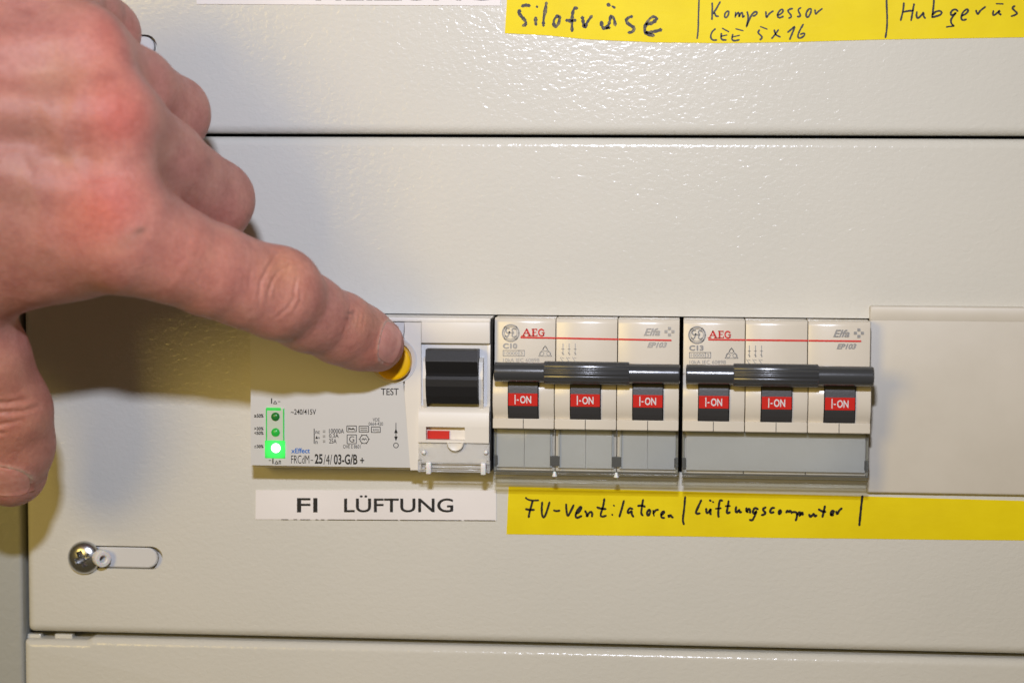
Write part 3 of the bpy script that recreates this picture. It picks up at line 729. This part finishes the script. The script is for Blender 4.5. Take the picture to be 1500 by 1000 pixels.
breaker(49.4, 102.05, 277, 'three-pole breaker marked C13 beside the plain beige cover', True, False,
        dict(o=(273, 3), e=(277.5, 2.2), rating='C13', line=((1037, 497.2), (1262, 499.6)), cuts=(1092.5, 1184)))
# ------------------------------------------------------------------ blanking cover
bl = MB()
bx0, bz1, bz0 = at(1274, 455, 1.8)[0], at(1300, 447.5, 1.8)[2], at(1300, 722, 1.8)[2]
o = MB().box(bx0, XR - 25, bz0, bz1, -.5, 2.0, .7, 4).box(bx0 + .3, XR - 26, bz1 - 4.2, bz1 - .4, 1.2, 2.10, .09, 2).build('blanking_cover', M['blank'], smooth=True)
tag(o, 'plain beige plastic cover closing the rest of the breaker opening', 'blanking cover')
# ------------------------------------------------------------------ screw and nylon ring
sc_ = at(122, 817, 1.5)
def screw_mesh():
    vs = []; fs = []; NR, NT = 90, 240; R = 4.95; H = 2.6
    for j in range(NR + 1):
        r = R * j / NR
        base = H * math.sqrt(max(0, 1 - (r / R) ** 2.3)) 
        for k in range(NT):
            th = 2 * math.pi * k / NT; x, z = r * math.cos(th), r * math.sin(th)
            a = math.radians(25); u, v = x * math.cos(a) + z * math.sin(a), -x * math.sin(a) + z * math.cos(a)
            wd = .78
            d = max(min(abs(u), abs(v)) - wd, max(abs(u), abs(v)) - 2.35)
            rec = min(1, max(0, .5 - d / .16)); centre = max(0, 1 - r / 3.2)
            vs.append((x, -(base + .4 - rec * (.9 + 2.6 * centre)), z))
    for j in range(NR):
        for k in range(NT):
            k2 = (k + 1) % NT; fs.append((j * NT + k, j * NT + k2, (j + 1) * NT + k2, (j + 1) * NT + k))
    return vs, fs
vs, fs = screw_mesh()
screw = MB().add([(x + sc_[0], y, z + sc_[2]) for x, y, z in vs], fs).build('screw', M['steel'], smooth=False)
screw.data.polygons.foreach_set('use_smooth', [True] * len(screw.data.polygons)); screw.data.set_sharp_from_angle(angle=math.radians(28))
tag(screw, 'domed cross-head steel screw at the left end of the long slot', 'screw')
shank = MB().lathe((sc_[0], 0, sc_[2]), (0, -1, 0), [(4.95, .4), (4.2, .0), (2.4, -.2), (2.4, -8), (.01, -8)], 40).build('shank', M['steel'], screw, smooth=True)
wq = at(153, 818, 3)
ax = Vector((.62, -.75, -.08))
nr = MB().lathe((wq[0] - 1.0, -2.4, wq[2]), ax, [(1.0, -1.6), (2.35, -1.6), (2.5, -1.2), (2.5, .9), (2.3, 1.25), (1.35, 1.3), (1.05, 1.0), (1.0, -1.6)], 40).build('nylon_ring', M['nylon'], smooth=True)
tag(nr, 'small white nylon ring leaning against the right side of the screw', 'ring')
#HAND
exec_hand = True
# ------------------------------------------------------------------ hand
def J(px, py, d): return at(px, py, d)
def cone(p, a, b, ra, rb):
    """distance to a tapered capsule"""
    ab = b - a; L2 = ab @ ab
    t = np.clip(((p - a) @ ab) / L2, 0, 1)
    q = a + t[..., None] * ab
    return np.linalg.norm(p - q, axis=-1) - (ra + (rb - ra) * t)
def ell(p, c, r, rot=None):
    q = (p - c)
    if rot is not None: q = q @ rot
    k = np.linalg.norm(q / r, axis=-1)
    return (k - 1) * min(r)
def smin(a, b, k):
    h = np.maximum(k - np.abs(a - b), 0) / k
    return np.minimum(a, b) - h * h * k * .25
def smax(a, b, k): return -smin(-a, -b, k)

IDX = [(200, 350, 75, 14.0), (250, 371, 71, 12.4), (310, 396, 64, 11.9), (362, 416, 58, 11.3), (405, 433, 52.5, 11.05), (450, 458, 43, 10.2), (498, 481.5, 33.5, 9.3), (528, 494, 27.8, 8.7), (552, 504, 23.0, 7.7)]
MID = [(165, 190, 77, 13.4), (235, 240, 60, 11.8), (312, 294, 41, 10.7), (300, 345, 24, 9.4), (262, 362, 20, 8.6), (215, 350, 28, 7.8)]
RNG = [(128, 92, 73, 11.6), (196, 128, 57, 10.2), (253, 167, 40, 9.8), (238, 215, 24, 8.6), (200, 228, 22, 8.0), (160, 220, 30, 7.2)]
PNK = [(78, -12, 67, 10.6), (122, 14, 53, 9.2), (157, 50, 41, 8.6), (140, 90, 28, 7.6), (112, 100, 25, 7.0), (85, 90, 32, 6.4)]
THB = [(-250, 300, 82, 15.5), (-85, 440, 62, 14.4), (-30, 525, 55, 12.6), (10, 602, 48, 11.6), (15, 650, 43, 11.1), (16, 689, 39, 9.6)]
def chain(p, C, k=2.5):
    d = None
    for (a, b) in zip(C[:-1], C[1:]):
        A, B = J(*a[:3]), J(*b[:3]); e = cone(p, A, B, a[3], b[3])
        d = e if d is None else smin(d, e, k)
    return d
def hand_sdf(p):
    pj = lambda a, b: cone(p, J(*a[:3]), J(*b[:3]), a[3], b[3])
    palm = pj((185, 340, 74, 14.2), (-300, 205, 88, 17))
    palm = smin(palm, pj((158, 185, 76, 13.6), (-310, 150, 92, 18)), 9)
    palm = smin(palm, pj((118, 82, 72, 12.0), (-310, 95, 90, 17)), 9)
    palm = smin(palm, pj((70, -12, 66, 10.8), (-300, 40, 84, 16)), 9)
    palm = smin(palm, pj((110, 362, 69, 12.6), (-150, 360, 74, 16)), 10)        # muscle between index and thumb
    palm = smin(palm, pj((60, 250, 62, 12), (-180, 180, 66, 16)), 10)            # palm pad
    palm = smin(palm, pj((-300, 150, 90, 20), (-420, 120, 98, 22)), 10)
    fore = smin(pj((-400, 165, 98, 20), (-820, 110, 150, 27)), pj((-400, 85, 98, 20), (-820, 20, 150, 27)), 14)
    palm = smin(palm, fore, 16)
    th = chain(p, THB, 3)
    th = smin(th, pj((-270, 400, 76, 20), (-125, 500, 62, 13.5)), 8)             # ball of the thumb, bulked up out of view to block the lamp
    th = smin(th, pj((70, 372, 68, 11), (-80, 430, 62, 12)), 8)                  # web
    hand = smin(palm, th, 7)
    idx = chain(p, IDX, 3)
    idx = smin(idx, ell(p, J(411, 424, 54.5), np.array([11.2, 9.2, 11.2])), 3)      # knuckle
    idx = smin(idx, ell(p, J(505, 474, 35.5), np.array([7.2, 7.6, 7.2])), 3)
    mid = chain(p, MID, 3); rin = chain(p, RNG, 3); pin = chain(p, PNK, 3)
    # knuckle heads
    hand = smin(hand, ell(p, J(168, 300, 83), np.array([11, 8.0, 13])), 7)
    hand = smin(hand, ell(p, J(155, 172, 84), np.array([11, 7.0, 11.5])), 7)
    hand = smin(hand, ell(p, J(122, 72, 79), np.array([9, 6.4, 9.5])), 7)
    # tendons
    for a, b in (((150, 290, 87.5), (-260, 190, 105)), ((140, 165, 88.5), (-260, 150, 108)), ((105, 66, 82), (-260, 110, 104))):
        hand = smin(hand, cone(p, J(*a), J(*b), 1.6, 1.6), 9.0)
    a_ = smin(hand, idx, 5.5); b_ = smin(hand, mid, 4.2); c_ = smin(hand, rin, 5.0); d_ = smin(hand, pin, 5.0)
    out = smin(a_, b_, .9); out = smin(out, c_, .9); out = smin(out, d_, .9)
    # fold of skin between proximal phalanx tops (shallow valleys)
    return out

def surface_nets(f, lo, hi, h):
    n = np.ceil((hi - lo) / h).astype(int) + 1
    gx, gy, gz = [lo[i] + h * np.arange(n[i]) for i in range(3)]
    F = np.empty(n, np.float32)
    for i in range(0, n[0], 8):
        X, Y, Z = np.meshgrid(gx[i:i + 8], gy, gz, indexing='ij')
        F[i:i + 8] = f(np.stack([X, Y, Z], -1))
    I = F < 0
    cs = np.zeros(np.array(n) - 1, int)
    for dx in (0, 1):
        for dy in (0, 1):
            for dz in (0, 1): cs += I[dx:n[0] - 1 + dx, dy:n[1] - 1 + dy, dz:n[2] - 1 + dz]
    cells = np.argwhere((cs > 0) & (cs < 8))
    idx = -np.ones(np.array(n) - 1, int); idx[tuple(cells.T)] = np.arange(len(cells))
    acc = np.zeros((len(cells), 3)); cnt = np.zeros(len(cells))
    corners = [np.array([a, b, c]) for a in (0, 1) for b in (0, 1) for c in (0, 1)]
    for ai in range(8):
        for bi in range(ai + 1, 8):
            A, B = corners[ai], corners[bi]
            if np.abs(A - B).sum() != 1: continue
            fa = F[tuple((cells + A).T)]; fb = F[tuple((cells + B).T)]
            m_ = (fa < 0) != (fb < 0); t_ = np.where(m_, fa / (fa - fb + 1e-12), 0)
            acc += np.where(m_[:, None], A + t_[:, None] * (B - A), 0); cnt += m_
    V = lo + h * (cells + acc / cnt[:, None])
    quads = []
    for ax in range(3):
        u, w = (ax + 1) % 3, (ax + 2) % 3
        sl0 = [slice(None)] * 3; sl1 = [slice(None)] * 3
        sl0[ax] = slice(0, -1); sl1[ax] = slice(1, None)
        e = np.argwhere(I[tuple(sl0)] != I[tuple(sl1)])
        e = e[(e[:, u] > 0) & (e[:, w] > 0) & (e[:, u] < n[u] - 1) & (e[:, w] < n[w] - 1)]
        du = np.zeros(3, int); du[u] = 1; dw = np.zeros(3, int); dw[w] = 1
        q = np.stack([idx[tuple((e - du - dw).T)], idx[tuple((e - dw).T)], idx[tuple(e.T)], idx[tuple((e - du).T)]], 1)
        flip = ~I[tuple(e.T)]
        q[flip] = q[flip][:, ::-1]
        quads.append(q)
    return V, np.concatenate(quads)
def grad(f, p, e=.25):
    g = np.stack([f(p + np.eye(3)[i] * e) - f(p - np.eye(3)[i] * e) for i in range(3)], -1)
    return g / (np.linalg.norm(g, axis=-1, keepdims=True) + 1e-9)
def to_px(p):
    v = p - CAM; z = v @ _f
    return 750 + FPX * (v @ RGT) / z, 500 - FPX * (v @ UPV) / z

def seg_dist(x, y, pts):
    P = np.array(pts, float); P2 = []
    best = np.full(x.shape, 1e9); tt = np.zeros(x.shape); n = len(P) - 1
    for i in range(n):
        a, b = P[i], P[i + 1]; ab = b - a
        t_ = np.clip(((x - a[0]) * ab[0] + (y - a[1]) * ab[1]) / (ab @ ab), 0, 1)
        d = np.hypot(x - a[0] - t_ * ab[0], y - a[1] - t_ * ab[1])
        m_ = d < best; best = np.where(m_, d, best); tt = np.where(m_, (i + t_) / n, tt)
    return best, tt

def nail_frame(axis_a, axis_b, px, py):
    A, B = J(*axis_a), J(*axis_b); ax = (B - A) / np.linalg.norm(B - A)
    v = _f + RGT * (px - 750) / FPX - UPV * (py - 500) / FPX; v = v / np.linalg.norm(v)
    t = 380.0
    for _ in range(80):
        d = float(hand_sdf((CAM + v * t)[None])[0]); t += d * .8
    hit = CAM + v * t; r = hit - A; r = r - ax * (r @ ax); n = r / np.linalg.norm(r)
    s = (hit - A) @ ax
    return A, ax, n, np.cross(ax, n), s

def make_hand():
    lo = np.array([at(-860, 300, 150)[0] - 10, -185, at(0, 760, 45)[2] - 6]); hi = np.array([at(600, 500, 20)[0] + 6, -6, at(0, -90, 75)[2] + 20])
    V, Q = surface_nets(hand_sdf, lo, hi, 1.7)
    # split every quad in four and settle on the true surface
    E = np.sort(np.concatenate([Q[:, [0, 1]], Q[:, [1, 2]], Q[:, [2, 3]], Q[:, [3, 0]]]), 1)
    def subdivide(V, Q):
        E = np.sort(np.concatenate([Q[:, [0, 1]], Q[:, [1, 2]], Q[:, [2, 3]], Q[:, [3, 0]]]), 1)
        key = E[:, 0].astype(np.int64) * len(V) + E[:, 1]; uk, inv = np.unique(key, return_inverse=True)
        mids = (V[uk // len(V)] + V[uk % len(V)]) / 2; m = len(Q); nv = len(V)
        e = [nv + inv[i * m:(i + 1) * m] for i in range(4)]; c = nv + len(uk) + np.arange(m)
        V2 = np.concatenate([V, mids, V[Q].mean(1)])
        Q2 = np.concatenate([np.stack([Q[:, i], e[i], c, e[i - 1]], 1) for i in range(4)])
        return V2, Q2
    V, Q = subdivide(V, Q)
    for _ in range(2): g = grad(hand_sdf, V); V = V - g * hand_sdf(V)[:, None] * .9
    # finer mesh only on the parts in view
    V, Q = subdivide(V, Q)
    for _ in range(1): g = grad(hand_sdf, V); V = V - g * hand_sdf(V)[:, None] * .9
    N = grad(hand_sdf, V)
    x, y = to_px(V); front = np.clip((-N[:, 1]) * 2.5, 0, 1)            # facing out of the wall
    disp = np.zeros(len(V))
    def crease(pts, depth, w, ridge=.35):
        nonlocal disp
        d, t_ = seg_dist(x, y, pts); env = np.sin(np.clip(t_, .02, .98) * math.pi) ** .5
        disp += front * env * (-depth * np.exp(-(d / w) ** 2) + depth * ridge * np.exp(-((d - 2.2 * w) / (1.3 * w)) ** 2))
    PIPc = [[(407, 369), (395, 388), (388, 402), (382, 412), (380, 430), (379, 446)], [(424, 388), (408, 398), (399, 412), (394, 425), (390, 445)],
            [(436, 402), (432, 420), (431.5, 436), (422, 450), (404, 466)], [(424, 382), (423, 392), (420, 400)], [(440, 420), (440, 440), (432, 455)], [(370, 385), (366, 405), (366, 430)]]
    for i, c in enumerate(PIPc): crease(c, [.27, .26, .26, .14, .12, .12][i], 2.2)
    for c in ([(513, 446), (511, 458), (509, 468)], [(506, 470), (504, 484), (500, 492)], [(520, 452), (517, 466)], [(528, 455), (524, 475), (523, 492)], [(534, 460), (531, 478)]): crease(c, .10, 1.6)
    for c in ([(-50, 600), (0, 604), (35, 602), (60, 594)], [(-50, 618), (0, 622), (30, 616)], [(-40, 588), (10, 590), (45, 584)], [(-40, 636), (10, 634)]): crease(c, .40, 3.0)
    for c in ([(120, 255), (150, 262), (185, 250)], [(150, 240), (120, 230)]): crease(c, .22, 8, .1)
    # broad unevenness, pads, veins
    W = V
    def wob(s, ph): return np.sin(W[:, 0] / s + ph) * np.sin(W[:, 2] / s * 1.13 + 1.7 * ph) * np.sin(W[:, 1] / s * .9 + .5 + ph)
    disp += .18 * wob(7, .3) + .10 * wob(3.6, 1.9) + .05 * wob(2.0, 4.)
    for c, hgt in (([(-60, 90), (0, 130), (60, 150), (110, 240)], .55), ([(-40, 230), (30, 225), (90, 215), (120, 120)], .5), ([(30, 225), (60, 300), (70, 360)], .4), ([(230, 300), (270, 345), (330, 372)], .22)):
        d, t_ = seg_dist(x, y, c); disp += front * hgt * np.exp(-(d / 13) ** 2)
    # nail folds
    nails = []
    specs = [(IDX[-2][:3], IDX[-1][:3], 572, 500, 5.35, 4.4, 5.4), (THB[-2][:3], THB[-1][:3], 0, 706, 7.3, 5.6, 5.4)]
    for A0, B0, px, py, hw, back, fwd in specs:
        A, ax, n, bi, s = nail_frame(A0, B0, px, py)
        r = V - A; u = r @ bi; q = r @ ax - s; up = r @ n
        e = np.sqrt((u / hw) ** 2 + (np.where(q < 0, q / back, q / (fwd * 2.2))) ** 2 * 1.0)
        mk = (up > 0)
        disp += mk * np.where(q < fwd, 1, 0) * (.28 * np.exp(-((e - 1.13) / .09) ** 2) - .14 * (e < 1.0))
        nails.append((A, ax, n, bi, s, hw, back, fwd))
    V = V + N * disp[:, None]
    me = bpy.data.meshes.new('hand')
    me.from_pydata((V * S).tolist(), [], Q.tolist()); me.update()
    # colour of the skin, with shade painted into the finger fold
    base = np.array([.525, .238, .200]); colr = np.tile(base, (len(V), 1))
    def blob(px, py, r, c, k, ang=0, asp=1.):
        nonlocal colr
        ca, sa = math.cos(ang), math.sin(ang); u_ = (x - px) * ca + (y - py) * sa; v_ = (-(x - px) * sa + (y - py) * ca) * asp
        wgt = (k * np.exp(-(u_ * u_ + v_ * v_) / (r * r)) * np.clip(front + .2, 0, 1))[:, None]
        colr = colr * (1 - wgt) + np.array(c) * wgt
    red = (.60, .175, .135); pink = (.60, .25, .20); ora = (.60, .28, .16); dusk = (.40, .225, .19)
    blob(160, 298, 50, red, 1.0); blob(168, 160, 58, red, .85, .4, 1.3); blob(150, 62, 46, red, .6); blob(175, 185, 30, (.58, .14, .11), .5); blob(125, 320, 60, red, .35)
    blob(60, 70, 80, pink, .5); blob(30, 200, 60, dusk, .45); blob(20, 290, 60, dusk, .35); blob(80, 115, 45, (.46, .27, .20), .5); blob(240, 200, 40, (.47, .28, .22), .4); blob(60, 20, 60, (.50, .25, .24), .5)
    blob(100, 230, 28, dusk, .4, .3, 2); blob(300, 370, 80, (.63, .255, .19), .6); blob(460, 450, 60, (.58, .25, .185), .45); blob(415, 395, 34, ora, .55); blob(540, 470, 30, ora, .4)
    blob(20, 560, 70, (.52, .22, .13), .5); blob(40, 640, 60, (.56, .24, .15), .5); blob(555, 530, 30, (.60, .20, .13), .5); blob(330, 280, 50, dusk, .3)
    blob(262, 268, 34, (.36, .21, .16), .5, .7, 1.8)  # shade in the fold between index and middle, painted as darker skin
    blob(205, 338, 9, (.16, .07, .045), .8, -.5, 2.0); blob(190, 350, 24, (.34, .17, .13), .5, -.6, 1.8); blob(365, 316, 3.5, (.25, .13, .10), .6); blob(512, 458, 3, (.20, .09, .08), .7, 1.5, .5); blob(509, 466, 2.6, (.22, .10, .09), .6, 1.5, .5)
    for A, ax, n, bi, s, hw, back, fwd in nails:                       # dry pale cuticle skin
        r = V - A; u = r @ bi; q = r @ ax - s
        e = np.sqrt((u / hw) ** 2 + (np.where(q < 0, q / back, q / (fwd * 2.2))) ** 2)
        ragged = np.clip(.42 + .9 * np.sin(u * 2.3 + 1 + q) * np.sin(u * 5.1 + q * 2.7) + .3 * np.sin(u * 11 + q * 7), 0, 1)
        wgt = (np.exp(-((e - 1.07) / .10) ** 2) * 1.0 * (.25 + .75 * ragged) * ((r @ n) > 0) * (q < fwd * .3))[:, None]
        colr = colr * (1 - wgt) + np.array([.72, .58, .50]) * wgt
    at_ = me.color_attributes.new('skin_tone', 'FLOAT_COLOR', 'POINT')
    at_.data.foreach_set('color', np.concatenate([colr, np.ones((len(V), 1))], 1).astype(np.float32).ravel())
    me.polygons.foreach_set('use_smooth', [True] * len(me.polygons))
    m = mat('skin', (.55, .28, .2), .50, .38); n_, l_, b_ = nodes(m)
    ca = n_.new('ShaderNodeVertexColor'); ca.layer_name = 'skin_tone'
    mx = n_.new('ShaderNodeMix'); mx.data_type = 'RGBA'; mx.blend_type = 'MULTIPLY'; mx.inputs[0].default_value = 1
    rm = ramp(m, noise(m, 130, 4, .6), [(.33, (.88, .80, .80)), (.5, (1, .98, .97)), (.68, (1.06, 1.10, 1.06))])
    l_.new(ca.outputs[0], mx.inputs[6]); l_.new(rm, mx.inputs[7]); 
    mx2 = n_.new('ShaderNodeMix'); mx2.data_type = 'RGBA'; mx2.blend_type = 'MULTIPLY'; mx2.inputs[0].default_value = 1
    rm2 = ramp(m, noise(m, 900, 3, .6), [(.35, (.93, .90, .89)), (.65, (1.04, 1.05, 1.05))])
    l_.new(mx.outputs[2], mx2.inputs[6]); l_.new(rm2, mx2.inputs[7]); l_.new(mx2.outputs[2], b_.inputs['Base Color'])
    b_.inputs['Subsurface Weight'].default_value = .35; b_.inputs['Subsurface Radius'].default_value = (1.0, .35, .2); b_.inputs['Subsurface Scale'].default_value = .0022
    tc = n_.new('ShaderNodeTexCoord'); vo = n_.new('ShaderNodeTexVoronoi'); vo.inputs['Scale'].default_value = 1500; vo.feature = 'DISTANCE_TO_EDGE'
    l_.new(tc.outputs['Object'], vo.inputs['Vector'])
    p1 = bump(m, vo.outputs['Distance'], .00012, None, .6); p2 = bump(m, noise(m, 700, 4, .6, .5), .00022, p1); bump(m, noise(m, 160, 2), .0006, p2, .6)
    me.materials.append(m)
    o = bpy.data.objects.new('hand', me); COL.objects.link(o)
    tag(o, 'bare hand pressing the yellow button with its index finger, other fingers curled', 'hand')
    # nails
    nm = mat('fingernail', (.62, .31, .26), .45, .3); nodes(nm)[2].inputs['Subsurface Weight'].default_value = .3; nodes(nm)[2].inputs['Subsurface Scale'].default_value = .0015
    tint(nm, noise(nm, 500, 3), (.68, .30, .25), (.76, .37, .31)); bump(nm, noise(nm, 700, 2), .00008)
    for A, ax, n, bi, s, hw, back, fwd in nails:
        NU, NV = 18, 18; top = []; 
        for j in range(NV + 1):
            v = j / NV; q = -back + (back + fwd) * v
            wr = math.sqrt(max(.0, 1 - max(0, -q / back) ** 2.6)) if q < 0 else math.sqrt(max(0, 1 - (q / (fwd * 1.35)) ** 4))
            wr = max(wr, .12)
            for i in range(NU + 1):
                u = (i / NU * 2 - 1) * hw * wr
                top.append(A + ax * (s + q) + bi * u + n * 6.0)
        T = np.array(top)
        for _ in range(30): T = T - n * hand_sdf(T)[:, None] * .6
        # beyond the pad the nail keeps its own curve
        hgt = (T - A) @ n; lim = hgt.max() - 5.2; T = T + n * np.maximum(lim - hgt, 0)[:, None]
        top3 = T + n * .20; bot3 = T - n * .55
        vs = list(top3) + list(bot3); K = (NU + 1) * (NV + 1); fs = []
        for j in range(NV):
            for i in range(NU):
                a = j * (NU + 1) + i; fs += [(a, a + 1, a + NU + 2, a + NU + 1), (K + a, K + a + NU + 1, K + a + NU + 2, K + a + 1)]
        rim = [i for i in range(NU + 1)] + [j * (NU + 1) + NU for j in range(1, NV + 1)] + [NV * (NU + 1) + i for i in range(NU - 1, -1, -1)] + [j * (NU + 1) for j in range(NV - 1, 0, -1)]
        for a, b in zip(rim, rim[1:] + rim[:1]): fs.append((a, b, K + b, K + a))
        MB().add(vs, fs).build('fingernail', nm, o, smooth=True)
    return o
make_hand()
